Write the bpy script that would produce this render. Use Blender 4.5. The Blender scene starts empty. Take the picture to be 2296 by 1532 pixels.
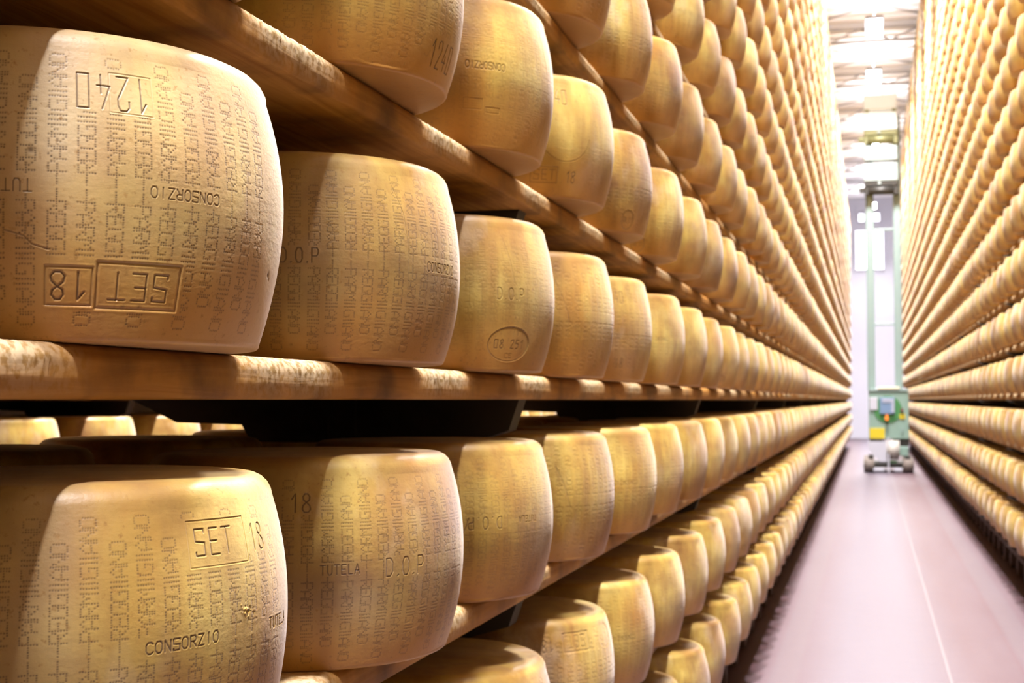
import bpy, bmesh, math, random
import numpy as np
from mathutils import Vector, Matrix, Euler

R_ = math.radians
rnd = random.Random(7)
SC = bpy.context.scene
COL = SC.collection

# ------------------------------------------------------------------ camera, world, exposure
CAM = Vector((0.0, 0.0, 1.45))
YAW, PITCH, FPX = R_(14.486), R_(2.420), 3100.0
cd = bpy.data.cameras.new('camera')
cam = bpy.data.objects.new('camera', cd)
COL.objects.link(cam)
cam.location = CAM
cam.rotation_euler = Euler((R_(90) + PITCH, 0, YAW), 'XYZ')
cd.sensor_fit = 'HORIZONTAL'
cd.sensor_width = 36.0
cd.lens = FPX / 2296.0 * 36.0
cd.clip_start = 0.05
cd.clip_end = 200
cd.dof.use_dof = True
cd.dof.focus_distance = 1.28
cd.dof.aperture_fstop = 13.0
SC.camera = cam

w = bpy.data.worlds.new('hall_air')
SC.world = w
w.use_nodes = True
w.node_tree.nodes['Background'].inputs[0].default_value = (0.9, 0.92, 1.0, 1)
w.node_tree.nodes['Background'].inputs[1].default_value = 0.02

SC.view_settings.view_transform = 'Standard'
SC.view_settings.look = 'None'
SC.view_settings.gamma = 1.0
SC.view_settings.use_curve_mapping = False
SC.view_settings.exposure = 0.0
SC.cycles.max_bounces = 4
SC.cycles.use_adaptive_sampling = True
SC.cycles.adaptive_threshold = 0.03
SC.cycles.diffuse_bounces = 3
SC.cycles.glossy_bounces = 2
SC.cycles.sample_clamp_indirect = 6.0

LAMP_COL = (1.0, 0.955, 0.965)
LAMP_W = 850.0          # watts of each aisle lamp
LAMP_EMIT = 42.0        # its glowing diffuser
LAMP_SPREAD = 112.0
LAMP_Z, LAMP_X = 8.45, 0.16
LAMP_Y = [2.1 + 4.1 * i for i in range(-1, 13)]

# ------------------------------------------------------------------ rack geometry
H = 0.25                      # wheel height
RB = 0.21                     # wheel belly radius
STEP = 0.5615                 # wheel spacing along the rack
ROW0, PITCHZ = 1.4954, 0.3622  # top of the shelf at eye level, shelf spacing
XL, XR = -0.721, 1.147        # wheel centre lines, left and right rack
XBACK, XNEXT = -1.241, -3.11  # rear wheel line of the left rack, rack across the next aisle
Y0 = 1.115
YR0 = 0.93
PLK = 0.045                   # plank thickness
ROWS_L, ROWS_R = range(-3, 15), range(-3, 20)
N_MAX = 76
CEIL_Z = 9.15
Y_END = 54.0
Y_BACK = -11.0


def shelf_z(k):
    return ROW0 + k * PITCHZ - (0.007 if k == 1 else 0.0)


# ------------------------------------------------------------------ helpers
def nodes(m):
    m.use_nodes = True
    nt = m.node_tree
    return nt, nt.nodes, nt.links, nt.nodes['Principled BSDF']


def simple(name, col, rough=0.5, metal=0.0, spec=0.5, noise=0.0, scale=8.0, bump=0.0):
    m = bpy.data.materials.new(name)
    nt, N, L, b = nodes(m)
    b.inputs['Base Color'].default_value = (*col, 1)
    b.inputs['Roughness'].default_value = rough
    b.inputs['Metallic'].default_value = metal
    b.inputs['Specular IOR Level'].default_value = spec
    if noise or bump:
        tc = N.new('ShaderNodeTexCoord')
        n = N.new('ShaderNodeTexNoise')
        n.inputs['Scale'].default_value = scale
        n.inputs['Detail'].default_value = 5
        L.new(tc.outputs['Object'], n.inputs['Vector'])
        if noise:
            mx = N.new('ShaderNodeMix'); mx.data_type = 'RGBA'
            mx.inputs['A'].default_value = (*[c * (1 - noise) for c in col], 1)
            mx.inputs['B'].default_value = (*[min(1, c * (1 + noise * .5)) for c in col], 1)
            L.new(n.outputs['Fac'], mx.inputs['Factor'])
            L.new(mx.outputs['Result'], b.inputs['Base Color'])
        if bump:
            bp = N.new('ShaderNodeBump'); bp.inputs['Strength'].default_value = bump
            bp.inputs['Distance'].default_value = 0.01
            L.new(n.outputs['Fac'], bp.inputs['Height'])
            L.new(bp.outputs['Normal'], b.inputs['Normal'])
    return m


def emit(name, col, strength):
    m = bpy.data.materials.new(name)
    nt, N, L, b = nodes(m)
    b.inputs['Base Color'].default_value = (*col, 1)
    b.inputs['Emission Color'].default_value = (*col, 1)
    b.inputs['Emission Strength'].default_value = strength
    return m


def tag(o, label=None, cat=None, group=None, kind=None):
    if label: o['label'] = label
    if cat: o['category'] = cat
    if group: o['group'] = group
    if kind: o['kind'] = kind
    return o


def empty(name, loc):
    o = bpy.data.objects.new(name, None)
    o.empty_display_size = 0.1
    COL.objects.link(o)
    o.location = loc
    return o


def link(name, me, parent=None, loc=None):
    o = bpy.data.objects.new(name, me)
    COL.objects.link(o)
    if parent is not None: o.parent = parent
    if loc is not None: o.location = loc
    return o


class MB:
    """collects boxes, bars and cylinders into one mesh"""
    def __init__(self):
        self.bm = bmesh.new()

    def box(self, x0, x1, y0, y1, z0, z1, bev=0.0, mat=0):
        r = bmesh.ops.create_cube(self.bm, size=1.0)
        vs = r['verts']
        for v in vs:
            v.co = Vector(((x0 + x1) / 2 + v.co.x * (x1 - x0), (y0 + y1) / 2 + v.co.y * (y1 - y0),
                           (z0 + z1) / 2 + v.co.z * (z1 - z0)))
        fs = {f for v in vs for f in v.link_faces}
        for f in fs: f.material_index = mat
        if bev > 0:
            es = list({e for v in vs for e in v.link_edges})
            bmesh.ops.bevel(self.bm, geom=es, offset=bev, segments=2, affect='EDGES', profile=0.5)
        return self

    def cyl(self, p, q, r, r2=None, seg=20, mat=0):
        p, q = Vector(p), Vector(q)
        d = q - p
        M = Matrix.Translation((p + q) / 2) @ d.to_track_quat('Z', 'Y').to_matrix().to_4x4()
        res = bmesh.ops.create_cone(self.bm, cap_ends=True, segments=seg, radius1=r,
                                    radius2=r if r2 is None else r2, depth=d.length, matrix=M)
        for f in {f for v in res['verts'] for f in v.link_faces}:
            f.material_index = mat
            f.smooth = len(f.verts) == 4
        return self

    def prism(self, pts, axis, a, b, mat=0):
        """extrude the 2-D polygon pts from a to b along an axis (x, y or z)"""
        def P(u, v, t):
            return {'x': (t, u, v), 'y': (u, t, v), 'z': (u, v, t)}[axis]
        lo = [self.bm.verts.new(P(u, v, a)) for u, v in pts]
        hi = [self.bm.verts.new(P(u, v, b)) for u, v in pts]
        n = len(pts)
        fs = [self.bm.faces.new(lo[::-1]), self.bm.faces.new(hi)]
        for i in range(n):
            fs.append(self.bm.faces.new((lo[i], lo[(i + 1) % n], hi[(i + 1) % n], hi[i])))
        for f in fs: f.material_index = mat
        return self

    def build(self, name, mats, parent=None, loc=None):
        bmesh.ops.recalc_face_normals(self.bm, faces=self.bm.faces[:])
        me = bpy.data.meshes.new(name)
        self.bm.to_mesh(me)
        self.bm.free()
        for m in (mats if isinstance(mats, (list, tuple)) else [mats]): me.materials.append(m)
        return link(name, me, parent, loc)


ORD = ('first second third fourth fifth sixth seventh eighth ninth tenth eleventh twelfth thirteenth fourteenth fifteenth '
       'sixteenth seventeenth eighteenth nineteenth twentieth').split()
TENS = {20: 'twenty', 30: 'thirty', 40: 'forty', 50: 'fifty', 60: 'sixty', 70: 'seventy'}


def ordinal(i):
    if i <= 20: return ORD[i - 1]
    t, u = i // 10 * 10, i % 10
    if u == 0: return TENS[t][:-1] + 'ieth'
    return TENS[t] + '-' + ORD[u - 1]


def shelf_words(k):
    if k == 0: return 'first shelf above the dark gap'
    if k > 0: return ordinal(k + 1) + ' shelf above the dark gap'
    return {-1: 'first shelf below the dark gap', -2: 'second shelf below the dark gap', -3: 'lowest shelf of all'}[k]


# ------------------------------------------------------------------ materials
def cheese_material():
    m = bpy.data.materials.new('cheese_rind')
    nt, N, L, b = nodes(m)
    tc = N.new('ShaderNodeTexCoord')
    oi = N.new('ShaderNodeObjectInfo')
    off = N.new('ShaderNodeVectorMath'); off.operation = 'MULTIPLY_ADD'
    L.new(oi.outputs['Random'], off.inputs[0])
    off.inputs[1].default_value = (17.3, 9.1, 5.7)
    L.new(tc.outputs['Object'], off.inputs[2])

    def noise(scale, detail, rough=0.55, squash=None):
        n = N.new('ShaderNodeTexNoise')
        n.inputs['Scale'].default_value = scale
        n.inputs['Detail'].default_value = detail
        n.inputs['Roughness'].default_value = rough
        src = off.outputs[0]
        if squash:
            mp = N.new('ShaderNodeMapping'); mp.inputs['Scale'].default_value = squash
            L.new(src, mp.inputs['Vector']); src = mp.outputs[0]
        L.new(src, n.inputs['Vector'])
        return n.outputs['Fac']

    def ramp(fac, *stops):
        r = N.new('ShaderNodeValToRGB')
        e = r.color_ramp.elements
        while len(e) < len(stops): e.new(0.5)
        for el, (p, c) in zip(e, stops):
            el.position = p; el.color = (*c, 1) if len(c) == 3 else c
        L.new(fac, r.inputs['Fac'])
        return r.outputs['Color']

    def mix(fac, a, c, mode='MIX'):
        x = N.new('ShaderNodeMix'); x.data_type = 'RGBA'; x.blend_type = mode
        for s, v in (('Factor', fac), ('A', a), ('B', c)):
            if isinstance(v, (int, float)): x.inputs[s].default_value = v
            elif isinstance(v, tuple): x.inputs[s].default_value = (*v, 1)
            else: L.new(v, x.inputs[s])
        return x.outputs['Result']

    def val(v, a, c):
        mr = N.new('ShaderNodeMapRange')
        mr.inputs['From Min'].default_value = a; mr.inputs['From Max'].default_value = c
        L.new(v, mr.inputs['Value'])
        return mr.outputs[0]
    tone = N.new('ShaderNodeAttribute'); tone.attribute_name = 'tone'
    ink = N.new('ShaderNodeAttribute'); ink.attribute_name = 'ink'
    # straw to gold ground colour in broad clouds
    base = ramp(noise(7, 4), (0.30, (0.31, 0.152, 0.018)), (0.5, (0.40, 0.27, 0.050)), (0.72, (0.46, 0.36, 0.105)))
    # olive-brown blooms and vertical cloth streaks
    base = mix(val(noise(4.3, 6, 0.62), 0.46, 0.68), base, (0.155, 0.068, 0.013))
    base = mix(val(noise(9, 4, 0.5, (3.0, 3.0, 0.5)), 0.45, 0.80), base, (0.225, 0.112, 0.021))
    # lilac-white mould bloom in soft drifts
    base = mix(val(noise(5.1, 5, 0.6, (1.0, 1.0, 0.7)), 0.56, 0.9), base, (0.54, 0.45, 0.34))
    # amber tint painted low on the rind, warming its shaded part
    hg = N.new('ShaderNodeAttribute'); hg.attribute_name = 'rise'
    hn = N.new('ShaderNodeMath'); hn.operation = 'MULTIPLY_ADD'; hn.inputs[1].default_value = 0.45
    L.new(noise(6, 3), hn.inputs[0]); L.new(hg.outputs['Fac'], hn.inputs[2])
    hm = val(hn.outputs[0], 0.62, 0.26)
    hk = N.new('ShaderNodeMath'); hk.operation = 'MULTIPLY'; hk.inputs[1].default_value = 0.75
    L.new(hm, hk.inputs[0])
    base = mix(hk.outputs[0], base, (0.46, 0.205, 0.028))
    pa = N.new('ShaderNodeAttribute'); pa.attribute_name = 'pale'
    pm = N.new('ShaderNodeMath'); pm.operation = 'MULTIPLY'
    L.new(pa.outputs['Fac'], pm.inputs[0]); L.new(val(noise(3.4, 4), 0.3, 0.6), pm.inputs[1])
    base = mix(pm.outputs[0], base, (0.60, 0.50, 0.34))
    # fine pores
    base = mix(val(noise(160, 2), 0.62, 0.82), base, (0.25, 0.13, 0.03))
    # each wheel a little lighter or darker
    k = N.new('ShaderNodeMath'); k.operation = 'ADD'
    L.new(oi.outputs['Random'], k.inputs[0]); L.new(tone.outputs['Fac'], k.inputs[1])
    fr = N.new('ShaderNodeMath'); fr.operation = 'FRACT'
    L.new(k.outputs[0], fr.inputs[0])
    base = mix(1.0, base, ramp(fr.outputs[0], (0.0, (0.80, 0.76, 0.72)), (0.5, (1.0, 1.0, 1.0)), (1.0, (1.06, 1.08, 1.12))), 'MULTIPLY')
    # dirt in the pressed dots and stamps
    base = mix(ink.outputs['Fac'], base, (0.05, 0.022, 0.014))
    L.new(base, b.inputs['Base Color'])
    b.inputs['Roughness'].default_value = 0.47
    b.inputs['Specular IOR Level'].default_value = 0.5
    b.inputs['Sheen Weight'].default_value = 0.16
    b.inputs['Sheen Roughness'].default_value = 0.5
    b.inputs['Sheen Tint'].default_value = (1.0, 0.96, 1.0, 1)
    bp = N.new('ShaderNodeBump'); bp.inputs['Strength'].default_value = 0.22; bp.inputs['Distance'].default_value = 0.0012
    ad = N.new('ShaderNodeMath'); ad.operation = 'ADD'
    L.new(noise(240, 3), ad.inputs[0]); L.new(noise(45, 4, 0.6, (1, 1, 3.5)), ad.inputs[1])
    L.new(ad.outputs[0], bp.inputs['Height'])
    L.new(bp.outputs['Normal'], b.inputs['Normal'])
    return m


def wood_material():
    m = bpy.data.materials.new('shelf_pine')
    nt, N, L, b = nodes(m)
    tc = N.new('ShaderNodeTexCoord')
    mp = N.new('ShaderNodeMapping'); mp.inputs['Scale'].default_value = (14, 0.9, 14)
    L.new(tc.outputs['Object'], mp.inputs['Vector'])
    n1 = N.new('ShaderNodeTexNoise'); n1.inputs['Scale'].default_value = 3.2; n1.inputs['Detail'].default_value = 8
    n1.inputs['Distortion'].default_value = 1.2
    L.new(mp.outputs[0], n1.inputs['Vector'])
    r1 = N.new('ShaderNodeValToRGB')
    for el, (p, c) in zip(r1.color_ramp.elements, ((0.33, (0.31, 0.125, 0.018, 1)), (0.68, (0.50, 0.255, 0.055, 1)))):
        el.position, el.color = p, c
    L.new(n1.outputs['Fac'], r1.inputs['Fac'])
    n2 = N.new('ShaderNodeTexNoise'); n2.inputs['Scale'].default_value = 9; n2.inputs['Detail'].default_value = 6
    L.new(tc.outputs['Object'], n2.inputs['Vector'])
    mr = N.new('ShaderNodeMapRange'); mr.inputs['From Min'].default_value = 0.48; mr.inputs['From Max'].default_value = 0.70
    mr.inputs['To Max'].default_value = 0.85
    L.new(n2.outputs['Fac'], mr.inputs['Value'])
    mx = N.new('ShaderNodeMix'); mx.data_type = 'RGBA'
    mx.inputs['B'].default_value = (0.12, 0.052, 0.014, 1)
    L.new(mr.outputs[0], mx.inputs['Factor']); L.new(r1.outputs['Color'], mx.inputs['A'])
    # lamplit patches painted in with pale dusty mould crust, strongest where the 'crust' attribute says so
    cr = N.new('ShaderNodeAttribute'); cr.attribute_name = 'lit_crust'
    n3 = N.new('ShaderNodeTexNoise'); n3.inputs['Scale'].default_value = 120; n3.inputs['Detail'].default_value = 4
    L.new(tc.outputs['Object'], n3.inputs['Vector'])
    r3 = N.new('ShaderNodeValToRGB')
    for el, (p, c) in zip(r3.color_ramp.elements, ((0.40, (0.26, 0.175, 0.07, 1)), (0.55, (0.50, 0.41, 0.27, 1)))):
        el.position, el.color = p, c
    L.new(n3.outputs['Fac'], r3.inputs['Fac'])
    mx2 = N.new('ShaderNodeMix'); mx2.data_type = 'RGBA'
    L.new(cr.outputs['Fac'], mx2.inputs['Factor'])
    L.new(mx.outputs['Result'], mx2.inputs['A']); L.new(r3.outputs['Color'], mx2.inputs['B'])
    L.new(mx2.outputs['Result'], b.inputs['Base Color'])
    b.inputs['Roughness'].default_value = 0.62
    b.inputs['Specular IOR Level'].default_value = 0.3
    bp = N.new('ShaderNodeBump'); bp.inputs['Strength'].default_value = 0.4; bp.inputs['Distance'].default_value = 0.003
    L.new(n1.outputs['Fac'], bp.inputs['Height']); L.new(bp.outputs['Normal'], b.inputs['Normal'])
    return m


def floor_material():
    m = bpy.data.materials.new('pink_resin_floor')
    nt, N, L, b = nodes(m)
    tc = N.new('ShaderNodeTexCoord')
    n1 = N.new('ShaderNodeTexNoise'); n1.inputs['Scale'].default_value = 1.6; n1.inputs['Detail'].default_value = 6
    mp = N.new('ShaderNodeMapping'); mp.inputs['Scale'].default_value = (2.2, 0.35, 1)
    L.new(tc.outputs['Object'], mp.inputs['Vector']); L.new(mp.outputs[0], n1.inputs['Vector'])
    r1 = N.new('ShaderNodeValToRGB')
    for el, (p, c) in zip(r1.color_ramp.elements, ((0.3, (0.054, 0.026, 0.032, 1)), (0.7, (0.066, 0.039, 0.047, 1)))):
        el.position, el.color = p, c
    L.new(n1.outputs['Fac'], r1.inputs['Fac'])
    # lilac lamp sheen painted in as a pale middle lane, joint line and painted border strips, all running down the aisle
    sx = N.new('ShaderNodeSeparateXYZ'); L.new(tc.outputs['Object'], sx.inputs[0])

    def band(lo, hi, soft):
        a = N.new('ShaderNodeMapRange'); a.inputs['From Min'].default_value = lo - soft; a.inputs['From Max'].default_value = lo + soft
        c = N.new('ShaderNodeMapRange'); c.inputs['From Min'].default_value = hi + soft; c.inputs['From Max'].default_value = hi - soft
        L.new(sx.outputs['X'], a.inputs['Value']); L.new(sx.outputs['X'], c.inputs['Value'])
        p = N.new('ShaderNodeMath'); p.operation = 'MULTIPLY'
        L.new(a.outputs[0], p.inputs[0]); L.new(c.outputs[0], p.inputs[1])
        return p.outputs[0]
    cur = r1.outputs['Color']
    for lo, hi, soft, colr, amt in ((-0.30, 0.38, 0.16, (0.072, 0.060, 0.077), 0.85), (0.80, 0.94, 0.012, (0.07, 0.05, 0.056), 0.6),
                                    (-0.52, -0.38, 0.012, (0.07, 0.05, 0.056), 0.6), (0.388, 0.400, 0.002, (0.11, 0.095, 0.1), 0.9),
                                    (0.772, 0.782, 0.003, (0.06, 0.02, 0.025), 0.5)):
        f = N.new('ShaderNodeMath'); f.operation = 'MULTIPLY'; f.inputs[1].default_value = amt
        L.new(band(lo, hi, soft), f.inputs[0])
        x = N.new('ShaderNodeMix'); x.data_type = 'RGBA'
        x.inputs['B'].default_value = (*colr, 1)
        L.new(f.outputs[0], x.inputs['Factor']); L.new(cur, x.inputs['A'])
        cur = x.outputs['Result']
    L.new(cur, b.inputs['Base Color'])
    b.inputs['Roughness'].default_value = 0.42
    b.inputs['Specular IOR Level'].default_value = 0.5
    n2 = N.new('ShaderNodeTexNoise'); n2.inputs['Scale'].default_value = 5; n2.inputs['Detail'].default_value = 5
    L.new(tc.outputs['Object'], n2.inputs['Vector'])
    bp = N.new('ShaderNodeBump'); bp.inputs['Strength'].default_value = 0.12; bp.inputs['Distance'].default_value = 0.01
    L.new(n2.outputs['Fac'], bp.inputs['Height']); L.new(bp.outputs['Normal'], b.inputs['Normal'])
    return m


M_CHEESE = cheese_material()
M_WOOD = wood_material()
M_FLOOR = floor_material()
M_WALL = simple('white_plaster', (0.62, 0.615, 0.675), 0.8, noise=0.04, scale=1.2)
M_DIM = simple('grey_concrete', (0.16, 0.15, 0.15), 0.9, noise=0.2, scale=2)
M_CEIL = simple('white_roof_sheet', (0.83, 0.82, 0.84), 0.7, noise=0.05, scale=0.7)
M_TRUSS = simple('grey_painted_steel', (0.42, 0.42, 0.44), 0.5, noise=0.1)
M_STEEL = simple('dark_rack_steel', (0.035, 0.03, 0.028), 0.6, 0.3, noise=0.3, scale=12)
M_BASE = simple('rusty_base_beam', (0.085, 0.045, 0.03), 0.7, noise=0.4, scale=6)
M_GREEN = simple('pale_green_paint', (0.180, 0.270, 0.225), 0.42, noise=0.06)
M_GREEN2 = simple('strong_green_paint', (0.041, 0.162, 0.050), 0.45)
M_MAST = simple('grey_green_mast_paint', (0.194, 0.261, 0.243), 0.4, noise=0.05)
M_CAGE_DIM = simple('mint_white_dimmed', (0.24, 0.285, 0.27), 0.5, noise=0.04)  # mint white darkened, for the strongly lit lower carriage
M_CAGE_LIT = simple('mint_white_lit', (0.80, 0.86, 0.84), 0.5, noise=0.04)  # same white lightened, where little lamp light reaches the upper carriage
M_DARK = simple('black_grease_steel', (0.03, 0.028, 0.024), 0.5, 0.4, noise=0.3, scale=30)
M_OLIVE = simple('olive_grease_steel', (0.16, 0.16, 0.07), 0.5, 0.3, noise=0.3, scale=20)
M_WHITE = simple('white_enamel', (0.42, 0.42, 0.47), 0.35, noise=0.03)
M_CREAM = simple('cream_reel', (0.360, 0.333, 0.297), 0.5, noise=0.04)
M_YELLOW = simple('yellow_sign', (0.48, 0.38, 0.015), 0.5)
M_BLUE = simple('blue_grey_panel', (0.13, 0.20, 0.31), 0.4)
M_LILAC = simple('lilac_screen', (0.30, 0.32, 0.40), 0.3)
M_ORANGE = simple('orange_button', (0.80, 0.22, 0.03), 0.4)
M_BROWN = simple('brown_knob', (0.14, 0.06, 0.05), 0.5)
M_RUBBER = simple('grey_rubber_wheel', (0.16, 0.13, 0.11), 0.8, noise=0.3, scale=40)
M_TAN = simple('pale_wood_strip', (0.72, 0.60, 0.42), 0.6, noise=0.1)
M_LAMP = emit('lamp_glow', (1.0, 0.96, 0.98), LAMP_EMIT)
M_PANE = emit('daylight_pane', (0.95, 0.95, 1.0), 2.6)

# ------------------------------------------------------------------ the hall
def plane(name, pts, mat):
    me = bpy.data.meshes.new(name)
    me.from_pydata(pts, [], [tuple(range(len(pts)))])
    me.materials.append(mat)
    return tag(link(name, me), kind='structure')


X0, X1 = -4.3, 2.3
plane('floor', [(X0, Y_BACK, 0), (X1, Y_BACK, 0), (X1, Y_END, 0), (X0, Y_END, 0)], M_FLOOR)
plane('wall_left', [(X0, Y_BACK, 0), (X0, Y_END, 0), (X0, Y_END, CEIL_Z), (X0, Y_BACK, CEIL_Z)], M_WALL)
plane('wall_right', [(X1, Y_END, 0), (X1, Y_BACK, 0), (X1, Y_BACK, CEIL_Z), (X1, Y_END, CEIL_Z)], M_WALL)
plane('wall_back', [(X1, Y_BACK, 0), (X0, Y_BACK, 0), (X0, Y_BACK, CEIL_Z), (X1, Y_BACK, CEIL_Z)], M_DIM)

# far wall with two slim windows and a clerestory light above each
wins = [(-0.44, -0.06, 6.39, 7.88), (0.13, 0.57, 6.39, 7.88), (-0.33, -0.12, 8.22, 8.52), (0.15, 0.44, 8.22, 8.52)]
plane('wall_far', [(X0, Y_END, 0), (X1, Y_END, 0), (X1, Y_END, CEIL_Z), (X0, Y_END, CEIL_Z)], M_WALL)
for i, (a, c, z0, z1) in enumerate(wins):
    wroot = empty('window_%d' % (i + 1), ((a + c) / 2, Y_END, z0))
    tag(wroot, kind='structure')
    f = MB()
    t = 0.035
    hw, hh = (c - a) / 2, z1 - z0
    for (p, q, r, s) in ((-hw - t, -hw, -t, hh + t), (hw, hw + t, -t, hh + t), (-hw, hw, -t, 0), (-hw, hw, hh, hh + t)):
        f.box(p, q, -0.06, 0.0, r, s)
    f.build('frame', M_WALL, wroot)
    MB().box(-hw, hw, -0.02, -0.01, 0, hh).build('pane', M_PANE, wroot)

# ribbed roof sheet
cb = MB()
pts = []
y = Y_BACK
while y < Y_END:
    pts += [(y, CEIL_Z), (y + 0.34, CEIL_Z), (y + 0.38, CEIL_Z - 0.05), (y + 0.46, CEIL_Z - 0.05)]
    y += 0.5
vsl = [cb.bm.verts.new((X0, p[0], p[1])) for p in pts]
vsr = [cb.bm.verts.new((X1, p[0], p[1])) for p in pts]
for i in range(len(pts) - 1):
    cb.bm.faces.new((vsl[i], vsl[i + 1], vsr[i + 1], vsr[i]))
tag(cb.build('ceiling', M_CEIL), kind='structure')

# lattice roof trusses across the hall
def truss(y):
    t = MB()
    zt, zb = CEIL_Z - 0.10, CEIL_Z - 0.42
    t.box(X0, X1, y - .03, y + .03, zt - .05, zt)
    t.box(X0, X1, y - .03, y + .03, zb, zb + .05)
    x, up = X0, True
    while x < X1 - 0.5:
        a, c = (zb + .03, zt - .03) if up else (zt - .03, zb + .03)
        t.cyl((x, y, a), (x + .6, y, c), .018, seg=6)
        x += .6; up = not up
    return t


for i, y in enumerate([0.1 + 4.1 * j for j in range(13)]):
    tag(truss(y).build('roof_truss', M_TRUSS), kind='structure')
# slanting wind braces between the trusses, over the aisle
for i, y in enumerate([0.1 + 4.1 * j for j in range(4, 12)]):
    t = MB()
    t.cyl((-2.2, y, CEIL_Z - .2), (X1, y + 4.1, CEIL_Z - .2), .022, seg=6)
    t.cyl((X1, y, CEIL_Z - .26), (-2.2, y + 4.1, CEIL_Z - .26), .022, seg=6)
    tag(t.build('roof_brace', M_TRUSS), kind='structure')

# lamps over the aisle
def lamp(x, y, watts, label, group, z=LAMP_Z, up=0.0):
    root = empty('ceiling_lamp', (x, y, z))
    tag(root, label, 'lamp', group)
    MB().box(-0.16, 0.16, -0.62, 0.62, 0.02, 0.09, 0.01).build('housing', M_WHITE, root)
    MB().box(-0.14, 0.14, -0.60, 0.60, -0.035, 0.02, 0.012).build('diffuser', M_LAMP, root)
    rods = MB()
    for s in (-0.45, 0.45): rods.cyl((0, s, 0.09), (0, s, CEIL_Z - .05 - z), 0.008, seg=6)
    rods.build('hanger', M_TRUSS, root)
    ld = bpy.data.lights.new('lamp_light', 'AREA')
    ld.shape = 'RECTANGLE'; ld.size = 0.28; ld.size_y = 1.2
    ld.spread = R_(LAMP_SPREAD); ld.energy = watts; ld.color = LAMP_COL
    lo = bpy.data.objects.new('lamp_light', ld); COL.objects.link(lo)
    lo.parent = root; lo.location = (0, 0, -0.045)
    if up:
        lu = bpy.data.lights.new('ceiling_fill', 'AREA')  # added upward light that brightens the ceiling
        lu.shape = 'RECTANGLE'; lu.size = 0.28; lu.size_y = 1.2
        lu.energy = up; lu.color = LAMP_COL
        uo = bpy.data.objects.new('ceiling_fill', lu); COL.objects.link(uo)
        uo.parent = root; uo.location = (0, 0, 0.10); uo.rotation_euler = (math.pi, 0, 0)
    return root


for i, y in enumerate(LAMP_Y):
    if i < 6:
        lab = 'white ceiling lamp over the near part of the aisle'
    else:
        lab = '%s white ceiling lamp down the aisle from picture top' % ordinal(i - 5)
    lamp(LAMP_X, y, LAMP_W * (0.3 if i == len(LAMP_Y) - 1 else 1.0), lab, 'aisle ceiling lamps', up=60.0 if y > 12 else 0.0)
for y in (4.6, 8.7, 12.8):
    lamp(-2.19, y, LAMP_W * 1.6, 'white ceiling lamp over the next aisle behind the left rack', 'lamps of the next aisle')

# ------------------------------------------------------------------ cheese wheels
def side_r(z):
    return RB - 0.023 * ((z - 0.5 * H) / (0.5 * H)) ** 2


Z_LO, Z_HI = 0.005, 0.228


def profile(nside, nfil=3):
    """list of (r, z) from the bottom centre to the top centre"""
    pr = [(0.0, 0.0), (0.10, 0.0)]
    r0 = side_r(Z_LO)
    for i in range(nfil + 1):
        a = i / nfil * math.pi / 2
        pr.append((r0 - 0.005 + 0.005 * math.sin(a), Z_LO - Z_LO * math.cos(a)))
    for i in range(1, nside):
        z = Z_LO + (Z_HI - Z_LO) * i / nside
        pr.append((side_r(z), z))
    r1 = side_r(Z_HI)
    nt = nfil + 1
    for i in range(nt + 1):
        a = i / nt * math.pi / 2
        pr.append((r1 - 0.023 + 0.023 * math.cos(a), Z_HI + (H - Z_HI) * math.sin(a)))
    pr += [(0.10, H + 0.001), (0.0, H + 0.0015)]
    return np.array(pr)


def grid_mesh(name, R, Z, TH, ink=None, tone=None, mat=M_CHEESE):
    """closed body of revolution: R, Z are (rings, columns) arrays, TH the column angles"""
    nr, nc = R.shape
    X = R * np.cos(TH)[None, :]
    Y = R * np.sin(TH)[None, :]
    co = np.stack([X, Y, np.broadcast_to(Z, R.shape)], -1).reshape(-1, 3).astype(np.float32)
    i = np.arange(nr - 1)[:, None] * nc
    j = np.arange(nc)[None, :]
    jn = (j + 1) % nc
    F = np.stack([i + j, i + jn, i + nc + jn, i + nc + j], -1).reshape(-1, 4).astype(np.int32)
    me = bpy.data.meshes.new(name)
    me.vertices.add(len(co)); me.vertices.foreach_set('co', co.ravel())
    me.loops.add(F.size); me.loops.foreach_set('vertex_index', F.ravel())
    me.polygons.add(len(F))
    me.polygons.foreach_set('loop_start', np.arange(0, F.size, 4, dtype=np.int32))
    me.polygons.foreach_set('use_smooth', np.ones(len(F), dtype=bool))
    me.update(calc_edges=True)
    me.materials.append(mat)
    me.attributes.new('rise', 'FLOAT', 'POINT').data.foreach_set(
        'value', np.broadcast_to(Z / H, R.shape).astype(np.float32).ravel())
    if ink is not None:
        at = me.attributes.new('ink', 'FLOAT', 'POINT')
        at.data.foreach_set('value', ink.astype(np.float32).ravel())
    return me


FONT = {  # 5 x 7 pin letters, rows from the top
    'P': '11110 10001 10001 11110 10000 10000 10000', 'A': '00100 01010 10001 10001 11111 10001 10001',
    'R': '11110 10001 10001 11110 10100 10010 10001', 'M': '10001 11011 10101 10101 10001 10001 10001',
    'I': '01010 01010 01010 01010 01010 01010 01010', 'G': '01111 10000 10000 10011 10001 10001 01111',
    'N': '10001 11001 11001 10101 10011 10011 10001', 'O': '01110 10001 10001 10001 10001 10001 01110',
    'E': '11111 10000 10000 11110 10000 10000 11111', '-': '00000 00000 00000 11111 00000 00000 00000'}

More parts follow.
